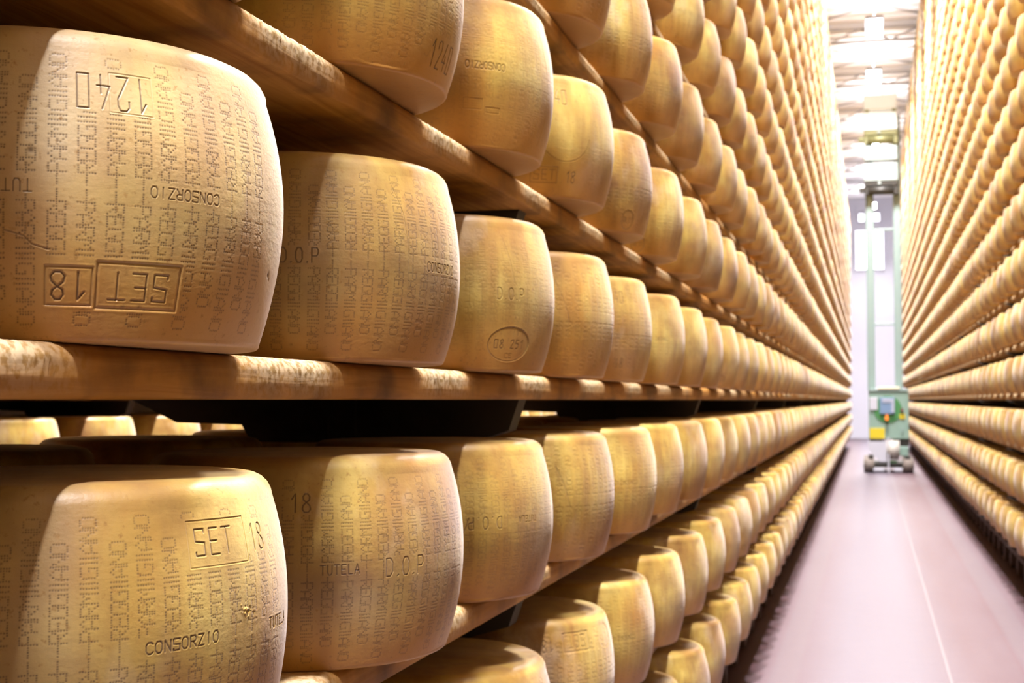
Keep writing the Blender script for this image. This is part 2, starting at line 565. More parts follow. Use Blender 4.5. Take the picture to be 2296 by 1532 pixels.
STROKE = {  # polylines in a unit box, x right, y up
    '0': [[(.1, 0), (.1, 1), (.9, 1), (.9, 0), (.1, 0)]], '1': [[(.25, .72), (.62, 1), (.62, 0)]],
    '2': [[(.1, .72), (.1, .9), (.3, 1), (.75, 1), (.9, .85), (.9, .66), (.1, 0), (.95, 0)]],
    '4': [[(.62, 1), (.05, .32), (.95, .32)], [(.68, .55), (.68, 0)]],
    '8': [[(.5, .54), (.2, .66), (.15, .85), (.35, 1), (.65, 1), (.85, .85), (.8, .66), (.5, .54), (.15, .36), (.08, .16), (.3, 0), (.7, 0), (.92, .16), (.85, .36), (.5, .54)]],
    '5': [[(.9, 1), (.15, 1), (.15, .56), (.7, .56), (.9, .4), (.9, .15), (.7, 0), (.1, 0)]],
    'S': [[(.95, .86), (.95, 1), (.08, 1), (.08, .54), (.92, .48), (.92, 0), (.05, 0), (.05, .14)]],
    'E': [[(.92, 1), (.1, 1), (.1, 0), (.92, 0)], [(.1, .52), (.75, .52)]],
    'T': [[(.02, 1), (.98, 1)], [(.5, 1), (.5, 0)]],
    'C': [[(.92, .85), (.7, 1), (.3, 1), (.08, .75), (.08, .25), (.3, 0), (.7, 0), (.92, .15)]],
    'O': [[(.3, 0), (.08, .25), (.08, .75), (.3, 1), (.7, 1), (.92, .75), (.92, .25), (.7, 0), (.3, 0)]],
    'N': [[(.1, 0), (.1, 1), (.9, 0), (.9, 1)]],
    'R': [[(.1, 0), (.1, 1), (.75, 1), (.9, .85), (.9, .62), (.75, .5), (.1, .5)], [(.5, .5), (.92, 0)]],
    'Z': [[(.08, 1), (.92, 1), (.08, 0), (.92, 0)]], 'I': [[(.5, 0), (.5, 1)]],
    'U': [[(.1, 1), (.1, .2), (.3, 0), (.7, 0), (.9, .2), (.9, 1)]], 'L': [[(.1, 1), (.1, 0), (.9, 0)]],
    'A': [[(.02, 0), (.5, 1), (.98, 0)], [(.2, .36), (.8, .36)]],
    'D': [[(.1, 0), (.1, 1), (.6, 1), (.9, .75), (.9, .25), (.6, 0), (.1, 0)]],
    'P': [[(.1, 0), (.1, 1), (.75, 1), (.92, .85), (.92, .6), (.75, .45), (.1, .45)]],
    '.': [[(.45, 0), (.55, .04)]], ' ': []}


class Rind:
    """relief and dirt of one wheel's side: fine columns between two angles, coarse ones round the back"""
    def __init__(self, t0, t1, step_mm, seed, full=False):
        self.rng = np.random.default_rng(seed)
        dt = math.degrees(step_mm / (RB * 1000))
        fine = np.arange(t0, t1, dt)
        if full:
            self.deg = np.linspace(-180, 180, int(360 / dt), endpoint=False)
        else:
            self.deg = np.concatenate([fine, np.linspace(t1, t0 + 360, 80, endpoint=False)])
        self.nf = len(self.deg) if full else len(fine)
        self.t0 = self.deg[0]; self.dt = self.deg[1] - self.deg[0]
        self.nz = int((Z_HI - Z_LO) * 1000 / step_mm)
        self.z = np.linspace(Z_LO, Z_HI, self.nz + 1) * 1000
        self.dz = self.z[1] - self.z[0]
        self.D = np.zeros((self.nz + 1, len(self.deg)), np.float32)
        self.K = np.zeros_like(self.D)
        self.P = np.zeros_like(self.D)      # pale mould or dust
        self.mm = RB * math.pi / 180 * 1000      # mm of arc per degree

    def _win(self, ulo, uhi, vlo, vhi):
        j0 = max(0, int((ulo - self.t0) / self.dt)); j1 = min(self.nf, int((uhi - self.t0) / self.dt) + 2)
        i0 = max(0, int((vlo - self.z[0]) / self.dz)); i1 = min(self.nz + 1, int((vhi - self.z[0]) / self.dz) + 2)
        return i0, i1, j0, j1

    def dot(self, u, v, r, depth, ink):
        i0, i1, j0, j1 = self._win(u - 2.2 * r / self.mm, u + 2.2 * r / self.mm, v - 2.2 * r, v + 2.2 * r)
        if i1 <= i0 or j1 <= j0: return
        du = (self.deg[j0:j1] - u) * self.mm; dv = self.z[i0:i1] - v
        g = np.exp(-(du[None, :] ** 2 + dv[:, None] ** 2) / (r * r)).astype(np.float32)
        self.D[i0:i1, j0:j1] -= depth * g
        self.K[i0:i1, j0:j1] = np.maximum(self.K[i0:i1, j0:j1], ink * g)

    def poly(self, pts, width, depth, ink, lip=0.0):
        """pts in (degrees, mm)"""
        P = np.array(pts, float)
        m = width * 2.5
        i0, i1, j0, j1 = self._win(P[:, 0].min() - m / self.mm, P[:, 0].max() + m / self.mm, P[:, 1].min() - m, P[:, 1].max() + m)
        if i1 <= i0 or j1 <= j0: return
        U = (self.deg[j0:j1] * self.mm)[None, :]; V = self.z[i0:i1][:, None]
        best = np.full((i1 - i0, j1 - j0), 1e9)
        for (a, b), (c, d) in zip(P[:-1], P[1:]):
            a, c = a * self.mm, c * self.mm
            ex, ey = c - a, d - b
            l2 = ex * ex + ey * ey + 1e-9
            t = np.clip(((U - a) * ex + (V - b) * ey) / l2, 0, 1)
            best = np.minimum(best, (U - a - t * ex) ** 2 + (V - b - t * ey) ** 2)
        h = width / 2
        g = np.exp(-best / (h * h)).astype(np.float32)
        self.D[i0:i1, j0:j1] -= depth * g
        if lip:
            d_ = np.sqrt(best)
            self.D[i0:i1, j0:j1] += lip * np.exp(-((d_ - 2.0 * h) / h) ** 2).astype(np.float32)
        self.K[i0:i1, j0:j1] = np.maximum(self.K[i0:i1, j0:j1], ink * g)

    def text(self, s, u, v, w, h, adv, rot=0, width=1.2, depth=0.7, ink=0.8, slant=0.0, lip=0.1):
        """stamped capitals centred on (u degrees, v mm); rot 0 or 180; slant = mm of rise per mm along"""
        sg = -1 if rot == 180 else 1
        tot = adv * (len(s) - 1) + w
        for i, c in enumerate(s):
            for pl in STROKE[c]:
                q = []
                for (x, y) in pl:
                    px = i * adv + x * w - tot / 2
                    py = (y - 0.5) * h + slant * px
                    q.append((u + sg * px / self.mm, v + sg * py))
                self.poly(q, width, depth, ink, lip)

    def frame(self, u0, u1, v0, v1, width=1.4, depth=0.5, ink=0.25, sink=0.4):
        i0, i1, j0, j1 = self._win(u0, u1, v0, v1)
        self.D[i0:i1, j0:j1] -= sink
        self.poly([(u0, v0), (u1, v0), (u1, v1), (u0, v1), (u0, v0)], width, depth, ink, 0.12)

    def oval(self, u, v, ru, rv, ink=0.5, width=1.1, sink=0.5):
        a = np.linspace(0, 2 * np.pi, 40)
        i0, i1, j0, j1 = self._win(u - ru / self.mm, u + ru / self.mm, v - rv, v + rv)
        U = ((self.deg[j0:j1] - u) * self.mm / ru)[None, :]; V = ((self.z[i0:i1] - v) / rv)[:, None]
        self.D[i0:i1, j0:j1] -= sink * (U * U + V * V < 1)
        self.poly([(u + ru * math.cos(t) / self.mm, v + rv * math.sin(t)) for t in a], width, 0.7, ink, 0.3)

    def columns(self, u_first, u_last, du=6.1, mid=119.0, strength=0.7, fade=0.35, long_even=True, skip=(), r=0.80, depth=0.22):
        """the pin-dot trade lettering: two words per column, reading up and down from the middle dash"""
        u, n = u_first, 0
        while u <= u_last + 0.01:
            up, dn = ('PARMIGIANO', 'REGGIANO') if (n % 2 == 0) == long_even else ('REGGIANO', 'PARMIGIANO')
            for word, sg in (('-' + up, 1), ('-' + dn, -1)):
                for i, c in enumerate(word):
                    rows = FONT[c].split()
                    for ry in range(7):
                        for cx in range(5):
                            if rows[ry][cx] == '1':
                                along = 2.0 + i * 9.6 + cx * 1.92
                                across = (3 - ry) * 2.15
                                uu = u - sg * across / self.mm
                                vv = mid + sg * along
                                if any(a <= uu <= b and c0 <= vv <= d for a, b, c0, d in skip): continue
                                k = strength * (1 - fade * (along / 108) ** 2) * self.rng.uniform(0.65, 1.0)
                                self.dot(uu + self.rng.normal(0, 0.02), vv + self.rng.normal(0, 0.12), r, depth, k)
            u += du * self.rng.uniform(0.96, 1.04); n += 1

    def dust(self, u, v, ru, rv, amount):
        """a soft-edged drift of pale dust"""
        U = ((self.deg - u) * self.mm / ru)[None, :]; V = ((self.z - v) / rv)[:, None]
        g = np.exp(-(U * U + V * V)).astype(np.float32)
        g[:, self.nf:] = 0
        self.P += amount * g * self.rng.uniform(0.75, 1.0, g.shape).astype(np.float32)

    def soften(self):
        """slow dents and waviness so no wheel is perfectly turned"""
        t = np.radians(self.deg)[None, :]; z = self.z[:, None] / 250
        for _ in range(9):
            a, ph, q = self.rng.integers(2, 14), self.rng.uniform(0, 6.28), self.rng.uniform(1, 9)
            self.D += (0.22 * self.rng.normal() * np.cos(a * t + ph + q * z)).astype(np.float32)

    def scratch(self, pts, ink=0.6, width=0.9):
        self.poly(pts, width, 0.5, ink, 0.15)

    def mesh(self, name, pale=0.0):
        self.soften()
        pr = profile(2, 4)
        lo = pr[pr[:, 1] < Z_LO - 1e-6]
        hi = pr[pr[:, 1] > Z_HI + 1e-6]
        nc = len(self.deg)
        zs = self.z / 1000
        Rr = np.concatenate([np.repeat(lo[:, :1], nc, 1), side_r(zs)[:, None] + self.D / 1000, np.repeat(hi[:, :1], nc, 1)])
        Zr = np.concatenate([lo[:, 1], zs, hi[:, 1]])[:, None]
        ink = np.concatenate([np.zeros((len(lo), nc), np.float32), np.clip(self.K, 0, 1), np.zeros((len(hi), nc), np.float32)])
        me = grid_mesh(name, Rr, Zr, np.radians(self.deg), ink)
        if pale or self.P.any():
            pa = np.concatenate([np.zeros((len(lo), nc), np.float32), self.P, np.repeat(self.P[-1:], len(hi), 0)])
            me.attributes.new('pale', 'FLOAT', 'POINT').data.foreach_set('value', np.clip(pa + pale, 0, 1.6).astype(np.float32).ravel())
        return me


def wheel_A0():
    r = Rind(-84, 34, 0.5, 11)
    skip = [(-53.5, -34.0, 179, 216), (-58.2, -25.6, 24, 66), (-36.5, -16.5, 112, 127), (-72, -58.2, 112, 128)]
    r.columns(-80.4, 2, 6.15, 118.5, 1.0, 0.25, True, skip)
    r.text('1240', -43.6, 196, 11.5, 28, 16.2, 180, 1.15, 0.8, 0.9)
    r.frame(-44.5, -34.6, 180, 212.5, 0.9, 0.3, 0.12, 0.15)
    r.text('CONSORZIO', -26.5, 119.6, 6.4, 8.6, 7.6, 180, 1.0, 0.6, 0.8)
    r.text('TUTELA', -66.8, 118.5, 6.2, 9.5, 8.0, 180, 1.0, 0.6, 0.8)
    r.frame(-57.6, -47.6, 28, 57.5, 1.8, 0.6, 0.32, 0.5)
    r.text('18', -52.6, 43, 13, 21, 17.5, 180, 1.7, 0.9, 0.85)
    r.frame(-46.6, -26.8, 26.5, 62, 2.2, 0.7, 0.32, 0.5)
    r.text('SET', -36.8, 43.8, 14.5, 21, 19, 180, 1.5, 0.8, 0.75)
    r.scratch([(-66, 84), (-62, 80), (-60.5, 74), (-57, 70)], 0.55, 1.3)
    r.dot(-60.8, 146, 2.6, 0.6, 0.75)
    r.dot(8.5, 66, 2.6, 1.2, 0.85); r.dot(9.5, 62, 1.6, 0.8, 0.7)
    r.dust(20, 130, 46, 130, 1.1)
    r.dust(-58, 150, 26, 60, 0.6)
    return r.mesh('cheese_wheel', 0.36)


def wheel_A1():
    r = Rind(-86, 34, 0.55, 12)
    skip = [(-74.5, -59, 110, 134), (-19.5, -0.5, 109, 126)]
    r.columns(-80.8, 4, 6.05, 119.0, 1.0, 0.3, True, skip)
    r.text('D.O.P', -67.0, 122.4, 9, 17, 9.2, 0, 1.35, 0.8, 0.85)
    r.text('CONSORZIO', -10, 117.6, 6.2, 11, 7.6, 0, 1.15, 0.7, 0.9)
    r.scratch([(-34, 215), (-30, 180), (-28.5, 130), (-28, 90)], 0.3, 0.8)
    r.dot(6, 70, 1.5, 0.8, 0.6)
    r.dust(24, 140, 44, 130, 0.8)
    r.dust(-60, 110, 30, 70, 0.5)
    return r.mesh('cheese_wheel', 0.12)


def wheel_A2():
    r = Rind(-70, 40, 0.8, 13)
    skip = [(-43, -26, 110, 136), (-48, -17, 14, 72)]
    r.columns(-68, 6, 6.1, 119.0, 0.42, 0.4, False, skip, 0.75)
    r.text('D.O.P', -34.8, 122.4, 10, 18, 11.2, 0, 1.4, 0.9, 0.35)
    r.oval(-33, 43, 46, 27, 0.7, 1.6, 0.9)
    r.text('08 251', -33, 43, 8, 13, 11.5, 0, 1.6, 0.8, 0.75)
    r.text('IT', -30, 61, 6, 8, 9, 0, 1.2, 0.6, 0.5)
    r.text('CE', -33, 25, 6, 7, 8.5, 0, 1.2, 0.6, 0.5)
    r.scratch([(-38, 215), (-35, 180), (-33, 140)], 0.35)
    return r.mesh('cheese_wheel')


def wheel_L0():
    r = Rind(-84, 36, 0.5, 14)
    skip = [(-27.5, -7, 177, 220), (-8, 4, 184, 213), (-39, -18, 112, 131), (-1.2, 15, 113, 132)]
    r.columns(-80.8, 9, 6.15, 118.5, 0.92, 0.3, False, skip)
    r.frame(-26.4, -7.4, 179.5, 217, 1.0, 0.25, 0.12, 0.2)
    r.text('SET', -18.6, 199.5, 11.5, 21.5, 16.0, 0, 1.2, 0.9, 0.85)
    r.text('18', -2.2, 198.5, 10.5, 22, 14.5, 0, 1.2, 0.9, 0.8)
    r.text('CONSORZIO', -28.6, 121.5, 6.6, 9.0, 7.85, 0, 1.15, 0.7, 0.9, 0.03)
    r.text('TUTELA', 7, 122, 6.2, 9.5, 8.0, 0, 1.1, 0.7, 0.7)
    for i in range(46):
        r.dot(-9.6 + r.rng.normal(0, 1.3), 139 + r.rng.normal(0, 2.6), r.rng.uniform(.5, 1.1), r.rng.uniform(-0.9, 0.7), 0.0)
    r.dust(-9.6, 138, 7, 5, 2.2)
    r.dust(-62, 165, 34, 70, 0.6)
    r.dust(24, 130, 40, 120, 0.7)
    return r.mesh('cheese_wheel', 0.08)


def wheel_L1():
    r = Rind(-86, 36, 0.55, 15)
    skip = [(-73, -62.5, 183, 211), (-62, -47.5, 113, 128), (-39.5, -22, 105, 132)]
    r.columns(-78, 6, 6.25, 117.5, 1.0, 0.3, False, skip)
    r.text('18', -67.6, 197.2, 11.5, 21, 14.5, 0, 1.5, 0.8, 0.85)
    r.text('TUTELA', -54.8, 120, 6.2, 11, 8.2, 0, 1.2, 0.7, 0.9)
    r.text('D.O.P', -31, 119, 11, 21, 12.0, 0, 1.4, 0.9, 0.6)
    r.dust(26, 130, 44, 130, 0.8)
    r.dust(-50, 70, 60, 40, 0.45)
    return r.mesh('cheese_wheel', 0.06)


def wheel_L2():
    r = Rind(-74, 40, 0.75, 16)
    skip = [(-54.5, -38.5, 112, 138), (-30, -14, 119, 136)]
    r.columns(-72, 6, 6.1, 119.0, 0.8, 0.4, True, skip, 0.70)
    r.text('D.O.P', -46.8, 125, 10, 18, 12.5, 180, 1.4, 0.9, 0.7)
    r.text('TUTELA', -22.5, 127.5, 6.2, 9.5, 8.0, 180, 1.2, 0.8, 0.6)
    for a in (-63, -61, -59.4): r.scratch([(a, 205), (a + .6, 185), (a + 1.2, 160)], 0.7, 1.0)
    r.scratch([(-57, 112), (-55.6, 122), (-54.6, 134)], 0.8, 1.4)
    return r.mesh('cheese_wheel')


def wheel_B1():
    r = Rind(-75, 34, 0.75, 17)
    skip = [(-19, 7, 12, 58)]
    r.columns(-72, 12, 6.1, 124.0, 0.75, 0.3, True, skip, 0.72)
    r.text('1240', -6.3, 34.5, 12, 33, 17.5, 0, 1.7, 0.9, 1.0)
    return r.mesh('cheese_wheel')


def wheel_B2():
    r = Rind(-72, 40, 0.9, 18)
    skip = [(-60, -36, 118, 136)]
    r.columns(-70, 8, 6.1, 118.0, 0.30, 0.5, True, skip, 0.8)
    r.text('CONSORZIO', -47.8, 127, 7.0, 11, 8.0, 180, 1.2, 0.8, 0.7)
    r.frame(-58, -49, 58, 74, 1.2, 0.6, 0.2, 0.3)
    r.frame(-47, -40, 54, 62, 1.2, 0.6, 0.2, 0.3)
    r.scratch([(-10, 210), (-6, 140), (-5, 60), (-8, 20)], 0.12, 1.4)
    return r.mesh('cheese_wheel')


def wheel_B3():
    r = Rind(-76, 40, 1.0, 19)
    r.columns(-24, 6, 6.1, 118.0, 0.35, 0.5, True, (), 0.9)
    r.text('1240', -52.5, 198, 12, 29, 16, 0, 1.4, 0.9, 0.7)
    r.text('18', -41.2, 41, 11, 21, 14, 0, 1.7, 0.9, 0.85)
    r.frame(-66, -50, 28, 58, 1.6, 0.8, 0.5, 0.5)
    r.text('SET', -58, 43, 13, 19, 17, 0, 1.6, 0.8, 0.6)
    a = np.linspace(math.pi * 1.1, math.pi * 1.95, 24)
    r.poly([(-46 + 62 * math.cos(t) / r.mm, 128 + 58 * math.sin(t)) for t in a], 1.6, 0.6, 0.45, 0.2)
    return r.mesh('cheese_wheel')


def wheel_variant(seed, kind):
    """wheels further along: same trade lettering and stamps, any turn towards the aisle"""
    r = Rind(-180, 180, 1.35, seed, full=True)
    r.columns(-178, 176, 6.1, 119.0, 0.34, 0.4, kind % 2 == 0, (), 1.0, 0.5)
    if kind == 0:
        r.text('1240', -45, 197, 12, 28, 16, 0, 1.7, 0.9, 0.7)
        r.text('18', -40, 41, 11, 21, 15, 0, 1.8, 0.9, 0.6)
    elif kind == 1:
        r.oval(-31, 30, 22, 22, 0.85, 1.9, 0.8)
        r.text('08 25', -31, 30, 6, 10, 7, 0, 1.6, 0.7, 0.6)
    elif kind == 2:
        r.text('18', -56, 201, 12, 22, 16, 180, 1.8, 0.9, 0.7)
        r.frame(-46, -27, 187, 222, 1.6, 0.8, 0.4, 0.5)
        r.text('SET', -36.5, 205, 12, 22, 17, 180, 1.6, 0.8, 0.4)
        r.oval(-9, 206, 30, 24, 0.4, 1.6, 0.5)
    elif kind == 3:
        r.scratch([(-52, 190), (-47, 150), (-43, 105)], 0.5, 1.6)
    elif kind == 4:
        r.text('CONSORZIO', -40, 122, 7, 10, 8, 180, 1.6, 0.8, 0.5)
    return r.mesh('cheese_wheel')


def plain_wheel(seg, nside, nfil):
    pr = profile(nside, nfil)
    th = np.linspace(0, 2 * np.pi, seg, endpoint=False)
    return grid_mesh('cheese_wheel', np.repeat(pr[:, :1], seg, 1), pr[:, 1:2], th)


# camera maths only to find which wheels show largest
c_, s_ = math.cos(YAW), math.sin(YAW)
RGT = np.array([c_, s_, 0]); FH = np.array([-s_, c_, 0])
FWD = FH * math.cos(PITCH) + np.array([0, 0, math.sin(PITCH)])
UPV = -FH * math.sin(PITCH) + np.array([0, 0, math.cos(PITCH)])


def seen(p):
    d = np.array(p) - np.array(CAM)
    wd = d @ FWD
    if wd < 0.2: return None
    return 1148 + FPX * (d @ RGT) / wd, 766 - FPX * (d @ UPV) / wd


def shown_area(xc, sgn, yc, k):
    """rough area of the wheel that shows in the frame (x strip up to its neighbour, times its height)"""
    xb = xc + sgn * RB
    z = shelf_z(k)
    lo, hi = seen((xb, yc, z)), seen((xb, yc, z + H))
    pr = seen((xb, yc - STEP, z + H / 2))
    if lo is None or hi is None: return 0.0
    a, c = sorted((lo[0], pr[0] if pr else (-4000 if sgn > 0 else 6000)))
    c += 4 if sgn < 0 else 0
    a, c = max(a, 0), min(c, 2296)
    t, b = max(hi[1], 0), min(lo[1], 1532)
    return max(0, c - a) * max(0, b - t)


cand = []
for k in ROWS_L:
    for n in range(0, N_MAX + 1):
        cand.append((shown_area(XL, 1, Y0 + n * STEP, k), 'L', k, n))
for k in ROWS_R:
    for n in range(0, N_MAX + 1):
        cand.append((shown_area(XR, -1, YR0 + n * STEP, k), 'R', k, n))
cand.sort(reverse=True)
first_seen = {}
for a, s, k, n in cand:
    if a > 250: first_seen[(s, k)] = min(n, first_seen.get((s, k), 999))
N_SINGLE = 290
single = {(s, k, n) for a, s, k, n in cand[:N_SINGLE] if a > 0}

HERO = {('L', 0, 0): (wheel_A0, 'large cheese wheel stamped 1240 and SET 18 upside down, white dusty right edge'),
        ('L', 0, 1): (wheel_A1, 'cheese wheel with D.O.P at its left edge, beside the 1240 wheel'),
        ('L', 0, 2): (wheel_A2, 'golden cheese wheel with an oval stamp low down and D.O.P above it'),
        ('L', -1, 0): (wheel_L0, 'pale cheese wheel in the lower left corner, stamped SET 18 and CONSORZIO'),
        ('L', -1, 1): (wheel_L1, 'yellow cheese wheel stamped 18, TUTELA and D.O.P below the dark gap'),
        ('L', -1, 2): (wheel_L2, 'cheese wheel with upside-down D.O.P and dark scratches, below the dark gap'),
        ('L', 1, 1): (wheel_B1, 'brown cheese wheel stamped 1240 near its lower edge, cut by the picture top'),
        ('L', 1, 2): (wheel_B2, 'browned cheese wheel with upside-down CONSORZIO, beside the wheel stamped 1240 below'),
        ('L', 1, 3): (wheel_B3, 'pale yellow cheese wheel stamped 40 above and 18 below')}
variants = [wheel_variant(40 + i, i) for i in range(5)]
PICK = {('L', 0, 3): 3, ('L', 0, 4): 0, ('L', 0, 5): 4, ('L', 1, 4): 1, ('L', -2, 3): 2, ('L', -1, 3): 3, ('L', -1, 4): 4, ('L', -2, 4): 4}
plain_mid = plain_wheel(72, 14, 3)

# small shoves that put single near wheels where the photograph has them
SHOVE = {('L', 0, 0): (0, -0.008), ('L', -1, 0): (0.002, 0.005), ('L', -1, 1): (0.004, 0.006), ('L', 1, 1): (0.004, 0.004),
         ('L', -1, 2): (-0.002, -0.006)}


def place(key, me, loc, rot, label, group):
    o = link('cheese_wheel', me, None, loc)
    o.rotation_euler = (0, 0, rot)
    return tag(o, label, 'cheese', group)


def jit(s, k, n):
    q = random.Random('%s%d_%d' % (s, k, n))
    return q.uniform(-0.005, 0.005), q.uniform(-0.008, 0.008), q.uniform(-math.pi, math.pi), q.random()


mass = []        # the wheels too small to stand alone
for s, xc, rows, y0 in (('L', XL, ROWS_L, Y0), ('R', XR, ROWS_R, YR0)):
    for k in rows:
        for n in range(-18, N_MAX + 1):
            key = (s, k, n)
            jx, jy, ja, jt = jit(*key)
            if n < 4 and s == 'L': jx, jy = jx * .2, jy * .2
            if key in SHOVE: jx, jy = SHOVE[key]
            loc = (xc + jx, y0 + n * STEP + jy, shelf_z(k))
            if key in single:
                idx = n - first_seen[(s, k)] + 1 if (s, k) in first_seen else n + 1
                side = 'left rack' if s == 'L' else 'right rack'
                grp = 'cheese wheels on the %s' % side
                if key in HERO:
                    place(key, HERO[key][0](), loc, 0.0, HERO[key][1], grp)
                    continue
                edge = 'left' if s == 'L' else 'right edge'
                lab = 'cheese wheel in %s, %s from %s, %s' % (side, ordinal(max(1, idx)), edge, shelf_words(k))
                if s == 'L' and n < 12:
                    v = PICK.get(key)
                    rot = 0.0 if v is not None else ja
                    place(key, variants[v if v is not None else int(jt * 5) % 5], loc, rot, lab, grp)
                else:
                    place(key, plain_mid, loc, ja, lab, grp)
            else:
                mass.append((loc, ja, jt, 0 if 0 < loc[1] < 14 else 1))
# rear line of the left rack and the rack across the next aisle, glimpsed through the dark gap
for k in ROWS_L:
    for n in range(-4, 26):
        jx, jy, ja, jt = jit('B', k, n)
        mass.append(((XBACK + jx, Y0 + n * STEP + jy, shelf_z(k)), ja, jt, 0 if n < 10 else 1))
for k in range(-3, 11):
    for n in range(1, 22):
        jx, jy, ja, jt = jit('N', k, n)
        loc = (XNEXT + jx, Y0 + n * STEP + jy, shelf_z(k))
        if k == -1 and 5 <= n <= 8:
            place(None, plain_mid, loc, ja, 'brightly lit cheese wheel across the next aisle, %s from left in the dark gap' % ordinal(n - 4),
                  'cheese wheels seen through the dark gap')
        else:
            mass.append((loc, ja, jt, 0))
        if k in (-1, 0): mass.append(((XNEXT - 0.52 + jy, Y0 + n * STEP + jx, shelf_z(k)), ja, jt, 1))


def mass_mesh():
    V, F, T, Q, base = [], [], [], [], 0
    for lod, (seg, ns, nf) in enumerate(((40, 9, 2), (20, 5, 1))):
        pr = profile(ns, nf)
        th = np.linspace(0, 2 * np.pi, seg, endpoint=False)
        nr = len(pr)
        bx = (pr[:, :1] * np.cos(th)); by = (pr[:, :1] * np.sin(th)); bz = np.repeat(pr[:, 1:2], seg, 1)
        co = np.stack([bx, by, bz], -1).reshape(-1, 3)
        i = np.arange(nr - 1)[:, None] * seg; j = np.arange(seg)[None, :]; jn = (j + 1) % seg
        fq = np.stack([i + j, i + jn, i + seg + jn, i + seg + j], -1).reshape(-1, 4)
        for loc, a, t, l in mass:
            if l != lod: continue
            V.append(co + np.array(loc)); F.append(fq + base); T.append(np.full(len(co), t)); Q.append(co[:, 2] / H); base += len(co)
    V = np.concatenate(V).astype(np.float32); F = np.concatenate(F).astype(np.int32); T = np.concatenate(T).astype(np.float32)
    me = bpy.data.meshes.new('cheese_wheels')
    me.vertices.add(len(V)); me.vertices.foreach_set('co', V.ravel())
    me.loops.add(F.size); me.loops.foreach_set('vertex_index', F.ravel())
    me.polygons.add(len(F))
    me.polygons.foreach_set('loop_start', np.arange(0, F.size, 4, dtype=np.int32))
    me.polygons.foreach_set('use_smooth', np.ones(len(F), dtype=bool))
    me.update(calc_edges=True)
    me.materials.append(M_CHEESE)
    me.attributes.new('tone', 'FLOAT', 'POINT').data.foreach_set('value', T)
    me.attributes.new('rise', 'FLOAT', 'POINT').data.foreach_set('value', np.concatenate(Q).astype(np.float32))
    return me


tag(link('cheese_wheels', mass_mesh()), 'thousands of far-off cheese wheels filling the high and distant shelves of both racks',
    'cheese', None, 'stuff')

# ------------------------------------------------------------------ shelf planks
Y_P0, Y_P1 = Y0 - 18.6 * STEP, Y0 + (N_MAX + 0.5) * STEP


def plank_mesh(x_face, x_back, fine, y_ph=Y0):
    """bull-nosed plank; x_face is the aisle edge.  fine: crumbly crust modelled along the near stretch"""
    sg = 1 if x_face > x_back else -1
    rr, pts = 0.016, []
    for i in range(7):                       # rounded upper nose
        a = i / 6 * math.pi / 2
        pts.append((rr - rr * math.cos(math.pi / 2 - a), -rr + rr * math.sin(math.pi / 2 - a)))
    pts = [(abs(x_face - x_back), 0.0), (0.10, 0.0)] + [(rr - rr * math.sin(i / 6 * math.pi / 2), -rr + rr * math.cos(i / 6 * math.pi / 2)) for i in range(7)]
    pts += [(0.0, -0.026), (0.0, -PLK + 0.004), (0.004, -PLK), (0.15, -PLK), (abs(x_face - x_back), -PLK)]
    pts = np.array(pts)
    if fine:
        ys = np.concatenate([np.linspace(Y_P0, 0.7, 8, endpoint=False), np.arange(0.7, 4.2, 0.0025), np.linspace(4.2, Y_P1, 90)])
    else:
        ys = np.arange(Y_P0, Y_P1, 0.035)
    rng = np.random.default_rng(int(abs(x_face) * 1000) + (1 if fine else 0) + rnd.randrange(10000))
    npnt, ny = len(pts), len(ys)
    D = np.repeat(pts[:, 0][None, :], ny, 0); Zz = np.repeat(pts[:, 1][None, :], ny, 0)
    lit_crust = np.zeros((ny, npnt))
    if True:
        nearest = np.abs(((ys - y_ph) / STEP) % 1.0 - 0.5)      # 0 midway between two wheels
        amt = np.clip(1.6 - nearest * 5.5, 0, 1)  # pale patch painted on the edge where lamplight falls between wheels
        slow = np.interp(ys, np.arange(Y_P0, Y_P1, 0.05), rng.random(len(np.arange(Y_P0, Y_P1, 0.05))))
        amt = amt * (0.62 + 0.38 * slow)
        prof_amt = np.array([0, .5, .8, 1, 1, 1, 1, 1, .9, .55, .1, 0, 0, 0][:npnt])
        lit_crust = amt[:, None] * prof_amt[None, :]
        g = rng.random((ny, npnt)) ** 2
        if not fine: g = g * 0.0
        D -= lit_crust * g * 0.0024; Zz -= lit_crust * rng.random((ny, npnt)) ** 2 * (0.002 if fine else 0.0)
        Zz = np.minimum(Zz, 0.0)
        wob = np.interp(ys, np.arange(Y_P0, Y_P1, 0.11), rng.normal(0, 0.0006, len(np.arange(Y_P0, Y_P1, 0.11))))
        D[:, 2:11] += wob[:, None]
        lit_crust = np.clip(lit_crust * 1.2, 0, 0.9)
    X = x_face - sg * D
    co = np.stack([X, np.repeat(ys[:, None], npnt, 1), Zz], -1).reshape(-1, 3)
    i = np.arange(ny - 1)[:, None] * npnt; j = np.arange(npnt)[None, :]; jn = (j + 1) % npnt
    F = np.stack([i + j, i + jn, i + npnt + jn, i + npnt + j], -1).reshape(-1, 4)
    me = bpy.data.meshes.new('shelf_plank')
    fl = [tuple(int(q) for q in f) for f in (F if sg < 0 else F[:, ::-1])]
    fl += [tuple(range(npnt)), tuple(range((ny - 1) * npnt, ny * npnt))]
    me.from_pydata(co.tolist(), [], fl)
    me.polygons.foreach_set('use_smooth', np.array([len(f) == 4 for f in fl]))
    me.materials.append(M_WOOD)
    me.attributes.new('lit_crust', 'FLOAT', 'POINT').data.foreach_set('value', lit_crust.astype(np.float32).ravel())
    me.update()
    return me


